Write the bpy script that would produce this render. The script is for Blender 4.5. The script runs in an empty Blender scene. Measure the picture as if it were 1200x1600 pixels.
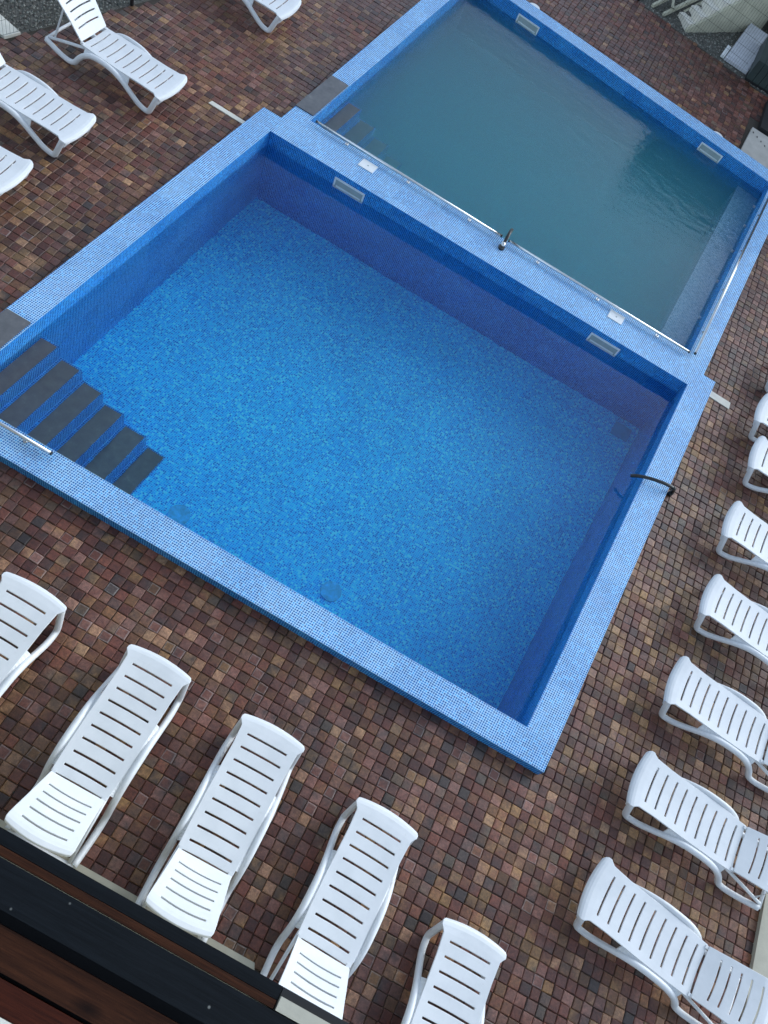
import bpy, bmesh, math, random
import numpy as np
from mathutils import Matrix, Vector

random.seed(7)
rng = np.random.default_rng(7)
scene = bpy.context.scene
C = scene.collection
rad = math.radians

# ------------------------------------------------------------------ camera, sky, sun, exposure
cam_d = bpy.data.cameras.new('camera')
cam = bpy.data.objects.new('camera', cam_d)
C.objects.link(cam)
CAM = Vector((-2.998, -3.031, 7.764))
RT = ((0.8600, 0.4170, 0.2940), (0.5090, -0.7420, -0.4360), (0.0360, 0.5250, -0.8500))
_f = Vector(RT[2]).normalized()
_r = Vector(RT[0]); _r = (_r - _f * _r.dot(_f)).normalized()
_d = _f.cross(_r)
cam.matrix_world = Matrix(((_r.x, -_d.x, -_f.x, CAM.x), (_r.y, -_d.y, -_f.y, CAM.y), (_r.z, -_d.z, -_f.z, CAM.z), (0, 0, 0, 1)))
FPX = 1277.4
cam_d.sensor_fit = 'VERTICAL'; cam_d.sensor_height = 24.0; cam_d.lens = FPX / 1600 * 24.0
cam_d.clip_start = 0.05; cam_d.clip_end = 2000
scene.camera = cam
scene.render.resolution_x = 768; scene.render.resolution_y = 1024

def project(P):
    v = Vector(P) - CAM
    z = v.dot(_f)
    if z <= 0.01: return (-1e4, -1e4)
    return (600 + FPX * v.dot(_r) / z, 800 + FPX * v.dot(_d) / z)

SUN_EL, SUN_AZ = rad(25), rad(42)
world = bpy.data.worlds.new('World'); scene.world = world; world.use_nodes = True
wn = world.node_tree.nodes; wl = world.node_tree.links
sky = wn.new('ShaderNodeTexSky'); sky.sky_type = 'NISHITA'; sky.sun_disc = False
sky.sun_elevation = SUN_EL; sky.sun_rotation = SUN_AZ; sky.air_density = 1.0; sky.dust_density = 1.5
hs = wn.new('ShaderNodeHueSaturation'); hs.inputs['Saturation'].default_value = 0.45
bg = wn['Background']; bg.inputs['Strength'].default_value = 0.15
tint = wn.new('ShaderNodeMix'); tint.data_type = 'RGBA'; tint.blend_type = 'MULTIPLY'; tint.inputs[0].default_value = 1.0
tint.inputs[7].default_value = (0.84, 0.97, 1.10, 1.0)      # the cool cast of an overcast sky, the same all round
wl.new(sky.outputs[0], hs.inputs['Color']); wl.new(hs.outputs[0], tint.inputs[6]); wl.new(tint.outputs[2], bg.inputs['Color'])

sun_d = bpy.data.lights.new('sun', 'SUN'); sun = bpy.data.objects.new('sun', sun_d); C.objects.link(sun)
sun_d.energy = 0.5; sun_d.angle = rad(36); sun_d.color = (1.0, 1.0, 1.0)
# the sky's sun_rotation runs clockwise from +Y
sdir = Vector((math.sin(SUN_AZ) * math.cos(SUN_EL), math.cos(SUN_AZ) * math.cos(SUN_EL), math.sin(SUN_EL)))
sun.rotation_euler = sdir.to_track_quat('Z', 'Y').to_euler()
sun.location = (0, 0, 30)

vs = scene.view_settings
vs.view_transform = 'Standard'; vs.look = 'None'; vs.exposure = 0.9; vs.gamma = 1.0; vs.use_curve_mapping = False
cy = scene.cycles
cy.use_denoising = True; cy.denoising_prefilter = 'NONE'; cy.volume_bounces = 3; cy.max_bounces = 12; cy.transmission_bounces = 12
cy.caustics_reflective = False; cy.caustics_refractive = True; cy.sample_clamp_indirect = 6.0

# ------------------------------------------------------------------ node helpers and materials
class N:
    def __init__(s, name):
        s.m = bpy.data.materials.new(name); s.m.use_nodes = True
        s.t = s.m.node_tree; s.b = s.t.nodes['Principled BSDF']; s.out = s.t.nodes['Material Output']
    def n(s, kind, **kw):
        x = s.t.nodes.new(kind)
        for k, v in kw.items(): setattr(x, k, v)
        return x
    def l(s, a, b): s.t.links.new(a, b)
    def val(s, sock, v):
        if hasattr(v, 'is_linked') or hasattr(v, 'links'): s.l(v, sock)
        else: sock.default_value = v
    def math(s, op, a, b=0.0, c=0.0):
        x = s.n('ShaderNodeMath', operation=op)
        s.val(x.inputs[0], a); s.val(x.inputs[1], b); s.val(x.inputs[2], c)
        return x.outputs[0]
    def mix(s, fac, a, b, mode='MIX'):
        x = s.n('ShaderNodeMix', data_type='RGBA', blend_type=mode)
        s.val(x.inputs[0], fac); s.val(x.inputs[6], a); s.val(x.inputs[7], b)
        return x.outputs[2]
    def noise(s, scale, detail=3.0, rough=0.55, vec=None, dims='3D'):
        x = s.n('ShaderNodeTexNoise', noise_dimensions=dims)
        x.inputs['Scale'].default_value = scale; x.inputs['Detail'].default_value = detail; x.inputs['Roughness'].default_value = rough
        if vec is not None: s.l(vec, x.inputs['Vector'])
        return x
    def ramp(s, fac, stops, interp='LINEAR'):
        x = s.n('ShaderNodeValToRGB'); e = x.color_ramp.elements; x.color_ramp.interpolation = interp
        while len(e) < len(stops): e.new(0.5)
        for i, (p, c) in enumerate(stops):
            e[i].position = p; e[i].color = (*c, 1) if len(c) == 3 else c
        s.l(fac, x.inputs[0]); return x.outputs[0]
    def coord(s, which='Object'): return s.n('ShaderNodeTexCoord').outputs[which]
    def pos(s): return s.n('ShaderNodeNewGeometry').outputs['Position']
    def bump(s, h, strength=0.3, dist=0.01):
        x = s.n('ShaderNodeBump'); x.inputs['Strength'].default_value = strength; x.inputs['Distance'].default_value = dist
        s.l(h, x.inputs['Height']); s.l(x.outputs[0], s.b.inputs['Normal']); return x
    def set(s, **kw):
        for k, v in kw.items(): s.val(s.b.inputs[k.replace('_', ' ')], v)
        return s.m
def c4(r, g, b): return (r, g, b, 1.0)

def mosaic(name, stops, grout, pitch=0.0254, gw=0.13, rough=0.22, stain=0.0):
    k = N(name)
    sep = k.n('ShaderNodeSeparateXYZ'); k.l(k.coord('UV'), sep.inputs[0])
    fx = k.math('MULTIPLY', sep.outputs[0], 1 / pitch); fy = k.math('MULTIPLY', sep.outputs[1], 1 / pitch)
    ix, iy = k.math('FLOOR', fx), k.math('FLOOR', fy)
    ux, uy = k.math('FRACT', fx), k.math('FRACT', fy)
    dx = k.math('ABSOLUTE', k.math('SUBTRACT', ux, 0.5)); dy = k.math('ABSOLUTE', k.math('SUBTRACT', uy, 0.5))
    d = k.math('MAXIMUM', dx, dy)
    cmb = k.n('ShaderNodeCombineXYZ'); k.l(ix, cmb.inputs[0]); k.l(iy, cmb.inputs[1])
    wnz = k.n('ShaderNodeTexWhiteNoise', noise_dimensions='3D'); k.l(cmb.outputs[0], wnz.inputs['Vector'])
    tile = k.ramp(wnz.outputs['Value'], stops, 'CONSTANT')
    # sheet to sheet change of grout width (30 cm sheets)
    sx = k.math('FLOOR', k.math('MULTIPLY', fx, 1 / 12)); sy = k.math('FLOOR', k.math('MULTIPLY', fy, 1 / 12))
    c2 = k.n('ShaderNodeCombineXYZ'); k.l(sx, c2.inputs[0]); k.l(sy, c2.inputs[1])
    w2 = k.n('ShaderNodeTexWhiteNoise', noise_dimensions='3D'); k.l(c2.outputs[0], w2.inputs['Vector'])
    thr = k.math('SUBTRACT', 0.5, k.math('MULTIPLY_ADD', w2.outputs['Value'], 0.035, gw - 0.0175))
    g = k.math('GREATER_THAN', d, thr)
    col = k.mix(g, tile, c4(*grout))
    big = k.noise(0.9, 4, 0.6, k.pos()).outputs[0]
    col = k.mix(1.0, col, k.ramp(big, [(0.3, (0.86, 0.88, 0.9)), (0.7, (1.06, 1.04, 1.02))]), 'MULTIPLY')
    if stain:
        st = k.noise(2.3, 5, 0.65, k.pos()).outputs[0]
        f = k.ramp(st, [(0.56, (0, 0, 0)), (0.72, (stain, stain, stain))])
        col = k.mix(f, col, c4(0.42, 0.40, 0.55))
    k.bump(k.math('SUBTRACT', 1.0, g), 0.25, 0.002)
    return k.set(Base_Color=col, Roughness=k.mix(g, c4(rough, rough, rough), c4(0.7, 0.7, 0.7)), Specular_IOR_Level=0.3)

POOL_STOPS = [(0.0, (0.001, 0.20, 0.72)), (0.22, (0.002, 0.32, 0.88)), (0.48, (0.006, 0.45, 0.95)), (0.74, (0.02, 0.58, 0.97)), (0.9, (0.12, 0.76, 0.98))]
COPE_STOPS = [(0.0, (0.005, 0.10, 0.36)), (0.3, (0.010, 0.15, 0.48)), (0.65, (0.020, 0.22, 0.60)), (0.92, (0.07, 0.38, 0.78))]
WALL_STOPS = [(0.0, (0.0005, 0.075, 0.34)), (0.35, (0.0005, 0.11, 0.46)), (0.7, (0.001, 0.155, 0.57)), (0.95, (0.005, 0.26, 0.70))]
BENCH_STOPS = [(0.0, (0.10, 0.26, 0.46)), (0.25, (0.15, 0.34, 0.55)), (0.5, (0.21, 0.42, 0.63)), (0.8, (0.32, 0.54, 0.72))]
m_bench = mosaic('bench_mosaic', BENCH_STOPS, (0.45, 0.62, 0.76), gw=0.10)
m_cope = mosaic('coping_mosaic', COPE_STOPS, (0.50, 0.76, 0.95), gw=0.14, stain=0.12)
m_pfloor = mosaic('pool_floor_mosaic', POOL_STOPS, (0.10, 0.66, 0.96), gw=0.10)
m_pwall = mosaic('pool_wall_mosaic', WALL_STOPS, (0.12, 0.50, 0.88), gw=0.09)  # darker copy of the pool tiles: dimmer light on upright faces put into colour

def plain(name, col, rough=0.5, var=0.12, scale=8.0, metal=0.0, bump=0.0, bscale=60):
    k = N(name)
    nz = k.noise(scale, 4, 0.6, k.pos()).outputs[0]
    lo = tuple(x * (1 - var) for x in col); hi = tuple(min(1, x * (1 + var)) for x in col)
    colr = k.ramp(nz, [(0.3, lo), (0.7, hi)])
    if bump: k.bump(k.noise(bscale, 3, 0.6, k.pos()).outputs[0], bump, 0.004)
    return k.set(Base_Color=colr, Roughness=rough, Metallic=metal)

m_plastic = plain('white_plastic', (0.74, 0.755, 0.765), 0.42, 0.04, 14)
def plastic_mat():
    k = N('white_plastic')
    a = k.noise(3.5, 5, 0.65, k.pos()).outputs[0]
    b = k.noise(22, 5, 0.7, k.pos()).outputs[0]
    col = k.ramp(a, [(0.35, (0.69, 0.705, 0.71)), (0.6, (0.755, 0.765, 0.77))])
    col = k.mix(k.ramp(b, [(0.60, (0, 0, 0)), (0.80, (0.35, 0.35, 0.35))]), col, c4(0.52, 0.52, 0.48))
    return k.set(Base_Color=col, Roughness=k.ramp(a, [(0.3, (0.36, 0.36, 0.36)), (0.7, (0.5, 0.5, 0.5))]))
m_plastic = plastic_mat()
m_white = plain('white_abs', (0.80, 0.81, 0.80), 0.35, 0.04, 20)
m_skim = plain('skimmer_white', (0.74, 0.80, 0.80), 0.35, 0.05, 20)
m_dark_open = plain('skimmer_throat', (0.34, 0.42, 0.42), 0.6, 0.1)
m_steel = plain('stainless_steel', (0.72, 0.72, 0.71), 0.22, 0.05, 20, metal=1.0)
m_rubber = plain('black_hose', (0.018, 0.020, 0.020), 0.38, 0.2)
m_beige = plain('beige_concrete', (0.46, 0.43, 0.34), 0.85, 0.16, 3.0, bump=0.3)
m_cream = plain('cream_strip', (0.72, 0.68, 0.58), 0.75, 0.08, 10)
m_stairs = plain('pale_concrete', (0.50, 0.48, 0.36), 0.9, 0.15, 4.0, bump=0.3)
m_slabc = plain('grey_concrete', (0.42, 0.40, 0.36), 0.9, 0.16, 3.0, bump=0.3)
m_black = plain('black_sheet', (0.006, 0.006, 0.007), 0.6, 0.1)
m_green = plain('dark_green_boards', (0.030, 0.045, 0.042), 0.5, 0.2, 5)
m_post = plain('black_post', (0.010, 0.010, 0.011), 0.45, 0.1)
m_wire = plain('fence_wire', (0.05, 0.06, 0.05), 0.5, 0.1)
m_panel = plain('white_louvre', (0.56, 0.57, 0.60), 0.5, 0.08)
m_housewall = plain('house_render', (0.34, 0.32, 0.24), 0.9, 0.1, 3, bump=0.2)
m_timberdark = plain('neighbour_boards', (0.028, 0.024, 0.020), 0.8, 0.2, 3)
m_charcoal = None

def stone_slab(name):
    k = N(name)
    a = k.noise(9, 6, 0.65, k.pos()).outputs[0]
    b = k.noise(60, 4, 0.6, k.pos()).outputs[0]
    col = k.ramp(a, [(0.3, (0.085, 0.088, 0.096)), (0.62, (0.125, 0.127, 0.134)), (0.78, (0.20, 0.20, 0.20))])
    k.bump(b, 0.25, 0.003)
    return k.set(Base_Color=col, Roughness=0.55)
m_slate = stone_slab('grey_slab')

def wood(name, dark, light, rough=0.55):
    k = N(name)
    mp = k.n('ShaderNodeMapping'); mp.inputs['Scale'].default_value = (1.2, 30, 30); k.l(k.coord('Object'), mp.inputs['Vector'])
    nz = k.noise(3.0, 7, 0.7, mp.outputs[0]).outputs[0]
    # knots: rings where a stretched cell noise is close to its points
    mp2 = k.n('ShaderNodeMapping'); mp2.inputs['Scale'].default_value = (3.2, 7, 7); k.l(k.coord('Object'), mp2.inputs['Vector'])
    vo = k.n('ShaderNodeTexVoronoi'); vo.inputs['Scale'].default_value = 1.0; k.l(mp2.outputs[0], vo.inputs['Vector'])
    kn = k.ramp(vo.outputs['Distance'], [(0.04, (1, 1, 1)), (0.20, (0, 0, 0))])
    col = k.ramp(nz, [(0.28, dark), (0.55, tuple((a + b) / 2 for a, b in zip(dark, light))), (0.8, light)])
    col = k.mix(kn, col, c4(*(x * 0.45 for x in dark)))
    k.bump(nz, 0.35, 0.004)
    return k.set(Base_Color=col, Roughness=rough, Specular_IOR_Level=0.12)
m_wood = wood('brown_stained_wood', (0.012, 0.004, 0.002), (0.080, 0.026, 0.010))
m_wood2 = wood('reddish_stained_wood', (0.014, 0.0034, 0.002), (0.095, 0.020, 0.008))

def charcoal():
    k = N('charcoal_rail')
    mp = k.n('ShaderNodeMapping'); mp.inputs['Scale'].default_value = (2, 40, 40); k.l(k.coord('Object'), mp.inputs['Vector'])
    nz = k.noise(2.5, 6, 0.7, mp.outputs[0]).outputs[0]
    col = k.ramp(nz, [(0.3, (0.002, 0.0027, 0.0033)), (0.7, (0.007, 0.009, 0.011))])
    vo = k.n('ShaderNodeTexVoronoi'); vo.inputs['Scale'].default_value = 13; k.l(k.coord('Object'), vo.inputs['Vector'])
    sp = k.ramp(vo.outputs['Distance'], [(0.03, (0.8, 0.8, 0.8)), (0.07, (0, 0, 0))])
    col = k.mix(sp, col, c4(0.20, 0.20, 0.18))
    k.bump(nz, 0.2, 0.003)
    return k.set(Base_Color=col, Roughness=0.4, Specular_IOR_Level=0.18)
m_charcoal = charcoal()

def paver_mat():
    k = N('concrete_paver')
    at = k.n('ShaderNodeAttribute'); at.attribute_name = 'Col'
    a = k.noise(34, 6, 0.7, k.pos()).outputs[0]
    b = k.noise(170, 3, 0.6, k.pos()).outputs[0]
    col = k.mix(1.0, at.outputs['Color'], k.ramp(a, [(0.25, (0.42, 0.43, 0.45)), (0.5, (1.0, 1.0, 1.0)), (0.75, (1.75, 1.72, 1.66))]), 'MULTIPLY')
    col = k.mix(1.0, col, k.ramp(b, [(0.3, (0.72, 0.72, 0.72)), (0.7, (1.25, 1.25, 1.25))]), 'MULTIPLY')
    damp = k.noise(0.55, 4, 0.6, k.pos()).outputs[0]
    col = k.mix(1.0, col, k.ramp(damp, [(0.33, (0.62, 0.61, 0.62)), (0.5, (0.95, 0.95, 0.95)), (0.68, (1.16, 1.15, 1.12))]), 'MULTIPLY')
    k.bump(k.math('ADD', a, b), 0.5, 0.004)
    return k.set(Base_Color=col, Roughness=k.ramp(damp, [(0.35, (0.36, 0.36, 0.36)), (0.65, (0.58, 0.58, 0.58))]))
m_paver = paver_mat()

def ground_mat():
    k = N('joint_sand')
    a = k.noise(90, 4, 0.7, k.pos()).outputs[0]
    return k.set(Base_Color=k.ramp(a, [(0.3, (0.030, 0.024, 0.018)), (0.7, (0.075, 0.060, 0.045))]), Roughness=0.95)
m_ground = ground_mat()

def gravel_mat():
    k = N('grey_gravel')
    r = k.n('ShaderNodeAttribute'); r.attribute_name = 'Col'
    b = k.noise(120, 3, 0.6, k.pos()).outputs[0]
    col = k.mix(1.0, r.outputs['Color'], k.ramp(b, [(0.3, (0.7, 0.7, 0.7)), (0.7, (1.25, 1.25, 1.25))]), 'MULTIPLY')
    return k.set(Base_Color=col, Roughness=0.9)
m_gravel = gravel_mat()
m_gravelbase = plain('gravel_bed', (0.10, 0.095, 0.08), 0.95, 0.5, 45, bump=0.6)

def water_mat(name, kind):
    k = N(name)
    k.t.nodes.remove(k.b)
    gl = k.n('ShaderNodeBsdfGlass'); gl.inputs['IOR'].default_value = 1.333; gl.inputs['Roughness'].default_value = 0.0
    if kind == 'clear':
        h = k.noise(5.0, 3, 0.5, k.pos()).outputs[0]; st, di = 0.14, 0.02
    else:
        mp = k.n('ShaderNodeMapping'); mp.inputs['Scale'].default_value = (1.0, 1.9, 1.0); mp.inputs['Rotation'].default_value = (0, 0, 0.5)
        k.l(k.pos(), mp.inputs['Vector'])
        h = k.noise(4.2, 4, 0.55, mp.outputs[0]).outputs[0]; st, di = 0.22, 0.03
    bp = k.n('ShaderNodeBump'); bp.inputs['Strength'].default_value = st; bp.inputs['Distance'].default_value = di
    k.l(h, bp.inputs['Height']); k.l(bp.outputs[0], gl.inputs['Normal'])
    k.l(gl.outputs[0], k.out.inputs['Surface'])
    if kind == 'clear':
        ab = k.n('ShaderNodeVolumeAbsorption'); ab.inputs['Color'].default_value = c4(0.04, 0.86, 0.99); ab.inputs['Density'].default_value = 0.15
        k.l(ab.outputs[0], k.out.inputs['Volume'])
    else:
        pv = k.n('ShaderNodeVolumePrincipled')
        pv.inputs['Color'].default_value = c4(0.26, 0.76, 0.86); pv.inputs['Density'].default_value = 1.2
        pv.inputs['Absorption Color'].default_value = c4(0.07, 0.42, 0.60); pv.inputs['Anisotropy'].default_value = 0.2
        k.l(pv.outputs[0], k.out.inputs['Volume'])
    return k.m
m_water = water_mat('clear_pool_water', 'clear')
m_murky = water_mat('murky_pool_water', 'murky')

# ------------------------------------------------------------------ mesh helpers
def link(name, me, mat=None, parent=None):
    o = bpy.data.objects.new(name, me); C.objects.link(o)
    if mat is not None and not me.materials: me.materials.append(mat)
    if parent is not None: o.parent = parent
    return o
def tag(o, label=None, cat=None, group=None, kind=None):
    for k_, v in (('label', label), ('category', cat), ('group', group), ('kind', kind)):
        if v: o[k_] = v
    return o
def empty(name, loc=(0, 0, 0), rz=0.0):
    o = bpy.data.objects.new(name, None); C.objects.link(o)
    o.location = loc; o.rotation_euler = (0, 0, rz); o.empty_display_size = 0.1
    return o
class MB:
    """collects shapes for one mesh"""
    def __init__(s): s.v, s.f, s.uv, s.sm = [], [], [], []
    def quad(s, pts, uvs=None):
        i = len(s.v); s.v += [tuple(p) for p in pts]; s.f.append(tuple(range(i, i + len(pts)))); s.sm.append(False)
        s.uv.append(uvs if uvs else [(0, 0)] * len(pts))
    def hexa(s, b, t):
        """b, t: four bottom and four top points, counter-clockwise from above"""
        s.quad(list(reversed(b))); s.quad(t)
        for i in range(4):
            j = (i + 1) % 4; s.quad([b[i], b[j], t[j], t[i]])
    def box(s, x0, x1, y0, y1, z0, z1):
        s.hexa([(x0, y0, z0), (x1, y0, z0), (x1, y1, z0), (x0, y1, z0)], [(x0, y0, z1), (x1, y0, z1), (x1, y1, z1), (x0, y1, z1)])
    def tube(s, path, r, seg=10, r2=None, caps=True, smooth=True):
        """swept ellipse: r sideways, r2 upwards"""
        r2 = r if r2 is None else r2
        P = [Vector(p) for p in path]; n = len(P); base = len(s.v)
        for i, p in enumerate(P):
            t = (P[min(i + 1, n - 1)] - P[max(i - 1, 0)]).normalized()
            up = Vector((0, 0, 1))
            if abs(t.z) > 0.95: up = Vector((0, 1, 0)) if abs(t.y) < 0.5 else Vector((1, 0, 0))
            a = t.cross(up).normalized(); b = a.cross(t).normalized()
            for q in range(seg):
                th = 2 * math.pi * q / seg
                s.v.append(tuple(p + a * (r * math.cos(th)) + b * (r2 * math.sin(th))))
        for i in range(n - 1):
            for q in range(seg):
                q2 = (q + 1) % seg
                s.f.append((base + i * seg + q, base + i * seg + q2, base + (i + 1) * seg + q2, base + (i + 1) * seg + q)); s.sm.append(smooth)
                s.uv.append([(0, 0)] * 4)
        if caps:
            s.f.append(tuple(base + q for q in reversed(range(seg)))); s.sm.append(False); s.uv.append([(0, 0)] * seg)
            s.f.append(tuple(base + (n - 1) * seg + q for q in range(seg))); s.sm.append(False); s.uv.append([(0, 0)] * seg)
    def mesh(s, name, recalc=True):
        me = bpy.data.meshes.new(name); me.from_pydata(s.v, [], s.f)
        lay = me.uv_layers.new(name='UVMap')
        fl = [c for u in s.uv for p in u for c in p]
        lay.data.foreach_set('uv', fl)
        me.polygons.foreach_set('use_smooth', s.sm)
        if recalc:
            bm = bmesh.new(); bm.from_mesh(me); bmesh.ops.recalc_face_normals(bm, faces=bm.faces); bm.to_mesh(me); bm.free()
        me.update(); return me
    def build(s, name, mat, parent=None, recalc=True): return link(name, s.mesh(name, recalc), mat, parent)
def smooth_path(pts, per=5):
    P = [Vector(p) for p in pts]; out = []
    for i in range(len(P) - 1):
        p0, p1, p2, p3 = P[max(i - 1, 0)], P[i], P[i + 1], P[min(i + 2, len(P) - 1)]
        for k_ in range(per):
            t = k_ / per
            out.append(0.5 * ((2 * p1) + (p2 - p0) * t + (2 * p0 - 5 * p1 + 4 * p2 - p3) * t * t + (3 * p1 - p0 - 3 * p2 + p3) * t ** 3))
    out.append(P[-1]); return out
def bevel(o, w=0.004, seg=2, ang=40):
    m = o.modifiers.new('bevel', 'BEVEL'); m.width = w; m.segments = seg; m.limit_method = 'ANGLE'; m.angle_limit = rad(ang); return o
def copy_tree(o, parent=None):
    c = o.copy(); C.objects.link(c); c.parent = parent
    for ch in o.children: copy_tree(ch, c)
    return c

# ------------------------------------------------------------------ pools: plan in skewed coordinates (u along the near edge, y away)
SH = 0.0796
ZC, ZW, ZF = 0.14, -0.08, -1.66            # coping top, water level, floor (paving is z = 0)
def K(u, y, z): return (u + SH * y, y, z)
def hq(mb, uy, z):                          # horizontal polygon with mosaic coordinates
    mb.quad([K(u, y, z) for u, y in uy], [(u, y) for u, y in uy])
def vq(mb, a, b, z0, z1, off=0.0):          # vertical quad from plan point a to b
    L = math.hypot(b[0] - a[0], b[1] - a[1]); s0 = a[0] + a[1] + off
    mb.quad([K(*a, z0), K(*b, z0), K(*b, z1), K(*a, z1)], [(s0, z0), (s0 + L, z0), (s0 + L, z1), (s0, z1)])

LO = dict(uo=-7.357, ui=-7.033, ri=-0.352, ro=0.0, y0=0.0, yi=0.33, ye=5.986, y1=6.326)
pool = empty('swimming_pool', K(-3.6, 3.1, 0)); tag(pool, 'larger swimming pool of clear bright blue water in front', 'swimming pool')
def under(o, p):                            # parent keeping the world placement
    o.parent = p; o.matrix_parent_inverse = Matrix.Translation(-Vector(p.location)); return o

mb = MB()
hq(mb, [(LO['uo'], 0), (0, 0), (0, LO['yi']), (LO['uo'], LO['yi'])], ZC)
hq(mb, [(LO['ri'], LO['yi']), (0, LO['yi']), (0, LO['y1']), (LO['ri'], LO['y1'])], ZC)
hq(mb, [(LO['uo'], LO['yi']), (LO['ui'], LO['yi']), (LO['ui'], LO['y1']), (LO['uo'], LO['y1'])], ZC)
hq(mb, [(LO['ui'], LO['ye']), (LO['ri'], LO['ye']), (LO['ri'], LO['y1']), (LO['ui'], LO['y1'])], ZC)
sk_ = MB()
for a, b in (((LO['uo'], 0), (0, 0)), ((0, 0), (0, LO['y1'])), ((0, LO['y1']), (-0.197, LO['y1'])),
             ((LO['uo'], LO['y1']), (LO['uo'], 0)), ((-7.08, LO['y1']), (LO['uo'], LO['y1']))):
    vq(sk_, a, b, -0.1, ZC)
under(mb.build('coping', m_cope, recalc=False), pool); under(sk_.build('skirt', m_pwall, recalc=False), pool)  # skirt takes the darker wall tiles: its shade is put into the colour
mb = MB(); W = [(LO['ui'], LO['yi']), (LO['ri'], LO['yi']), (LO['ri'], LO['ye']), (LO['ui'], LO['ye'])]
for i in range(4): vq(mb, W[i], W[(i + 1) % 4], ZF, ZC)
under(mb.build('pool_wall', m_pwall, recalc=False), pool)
mb = MB(); hq(mb, W, ZF); under(mb.build('pool_floor', m_pfloor, recalc=False), pool)

def step(parent, u0, u1, y0, y1, z, zb, slab=True, inset=0.05):
    m = MB()
    hq(m, [(u0, y0), (u1, y0), (u1, y1), (u0, y1)], z)
    vq(m, (u1, y0), (u1, y1), zb, z); vq(m, (u1, y1), (u0, y1), zb, z)
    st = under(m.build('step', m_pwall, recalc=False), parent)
    if slab:
        s = MB(); a, b, c_, d = u0 + inset, u1 - 0.012, y0 + 0.02, y1 - 0.03
        s.hexa([K(a, c_, z + 0.001), K(b, c_, z + 0.001), K(b, d, z + 0.001), K(a, d, z + 0.001)], [K(a, c_, z + 0.018), K(b, c_, z + 0.018), K(b, d, z + 0.018), K(a, d, z + 0.018)])
        so = s.build('tread_slab', m_slate); so.parent = st
    return st
zs = [-0.215, -0.505, -0.79, -1.075, -1.36, -1.63]
us = [-7.033, -6.812, -6.533, -6.255, -5.975, -5.665, -5.385]
for i in range(6):
    step(pool, us[i], us[i + 1], LO['yi'] + 0.002, 1.575, zs[i], ZF, inset=0.045 if i else 0.02)
s = MB(); a, b = LO['uo'] + 0.012, LO['ui'] - 0.02
s.hexa([K(a, 0.02, ZC + .001), K(b, 0.02, ZC + .001), K(b, 1.46, ZC + .001), K(a, 1.46, ZC + .001)], [K(a, 0.02, ZC + .016), K(b, 0.02, ZC + .016), K(b, 1.46, ZC + .016), K(a, 1.46, ZC + .016)])
under(s.build('coping_slab', m_slate), pool)

# upper pool (its far side runs askew)
A0, B0 = 11.441, -0.10506                   # inner far edge y = A0 + B0*u
def yin(u): return A0 + B0 * u
def yout(u): return 11.783 - 0.0988 * u
UP = dict(lo=-7.08, lo2=-7.165, li=-6.78, li2=-6.832, ri=-0.51, ro=-0.197, yn=6.595, y0=6.326)
upool = empty('swimming_pool', K(-3.6, 9.2, 0)); tag(upool, 'farther swimming pool of murky teal water with a rail along its near edge', 'swimming pool')
mb = MB()
hq(mb, [(UP['lo'], UP['y0']), (UP['ro'], UP['y0']), (UP['ro'], UP['yn']), (UP['lo'], UP['yn'])], ZC)
hq(mb, [(UP['ri'], UP['yn']), (UP['ro'], UP['yn']), (UP['ro'], yout(UP['ro'])), (UP['ri'], yin(UP['ri']))], ZC)
hq(mb, [(UP['lo'], UP['yn']), (UP['li'], UP['yn']), (UP['li2'], yin(UP['li2'])), (UP['lo2'], yout(UP['lo2']))], ZC)
hq(mb, [(UP['li2'], yin(UP['li2'])), (UP['ri'], yin(UP['ri'])), (UP['ro'], yout(UP['ro'])), (UP['lo2'], yout(UP['lo2']))], ZC)
sk_ = MB()
for a, b in (((UP['ro'], UP['y0']), (UP['ro'], yout(UP['ro']))), ((UP['ro'], yout(UP['ro'])), (UP['lo2'], yout(UP['lo2']))), ((UP['lo2'], yout(UP['lo2'])), (UP['lo'], UP['y0']))):
    vq(sk_, a, b, -0.1, ZC)
under(mb.build('coping', m_cope, recalc=False), upool); under(sk_.build('skirt', m_pwall, recalc=False), upool)  # shade of the outer face painted in by the darker tiles
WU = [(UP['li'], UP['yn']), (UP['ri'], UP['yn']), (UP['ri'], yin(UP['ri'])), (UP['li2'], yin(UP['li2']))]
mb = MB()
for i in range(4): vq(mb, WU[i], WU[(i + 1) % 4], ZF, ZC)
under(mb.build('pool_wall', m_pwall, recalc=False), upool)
mb = MB(); hq(mb, WU, ZF); under(mb.build('pool_floor', m_pfloor, recalc=False), upool)
us2 = [-6.783, -6.53, -6.24, -5.955, -5.665]; zs2 = [-0.16, -0.42, -0.68, -0.93]
for i in range(4):
    step(upool, us2[i], us2[i + 1], UP['yn'] + 0.002, 7.74, zs2[i], ZF, inset=0.05)
s = MB()
q = [(-7.083, 6.70), (-6.802, 6.70), (-6.806, 7.68), (-7.09, 7.68)]
s.hexa([K(*p, ZC + .001) for p in q], [K(*p, ZC + .016) for p in q])
under(s.build('coping_slab', m_slate), upool)
# underwater bench along its right side, with inlets above it
mb = MB(); q = [(-0.93, UP['yn'] + .002), (-0.512, UP['yn'] + .002), (-0.512, yin(-0.512) - .002), (-0.93, yin(-0.93) - .002)]
hq(mb, q, -0.36); vq(mb, q[3], q[0], ZF, -0.36)
under(mb.build('bench', m_bench, recalc=False), upool)
for yy in (6.75, 7.75, 8.75, 9.65, 10.45, 11.1):
    t = MB(); t.tube([K(-0.512, yy, -0.2), K(-0.545, yy, -0.2)], 0.035, 12)
    under(t.build('inlet', m_white), upool)

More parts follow.
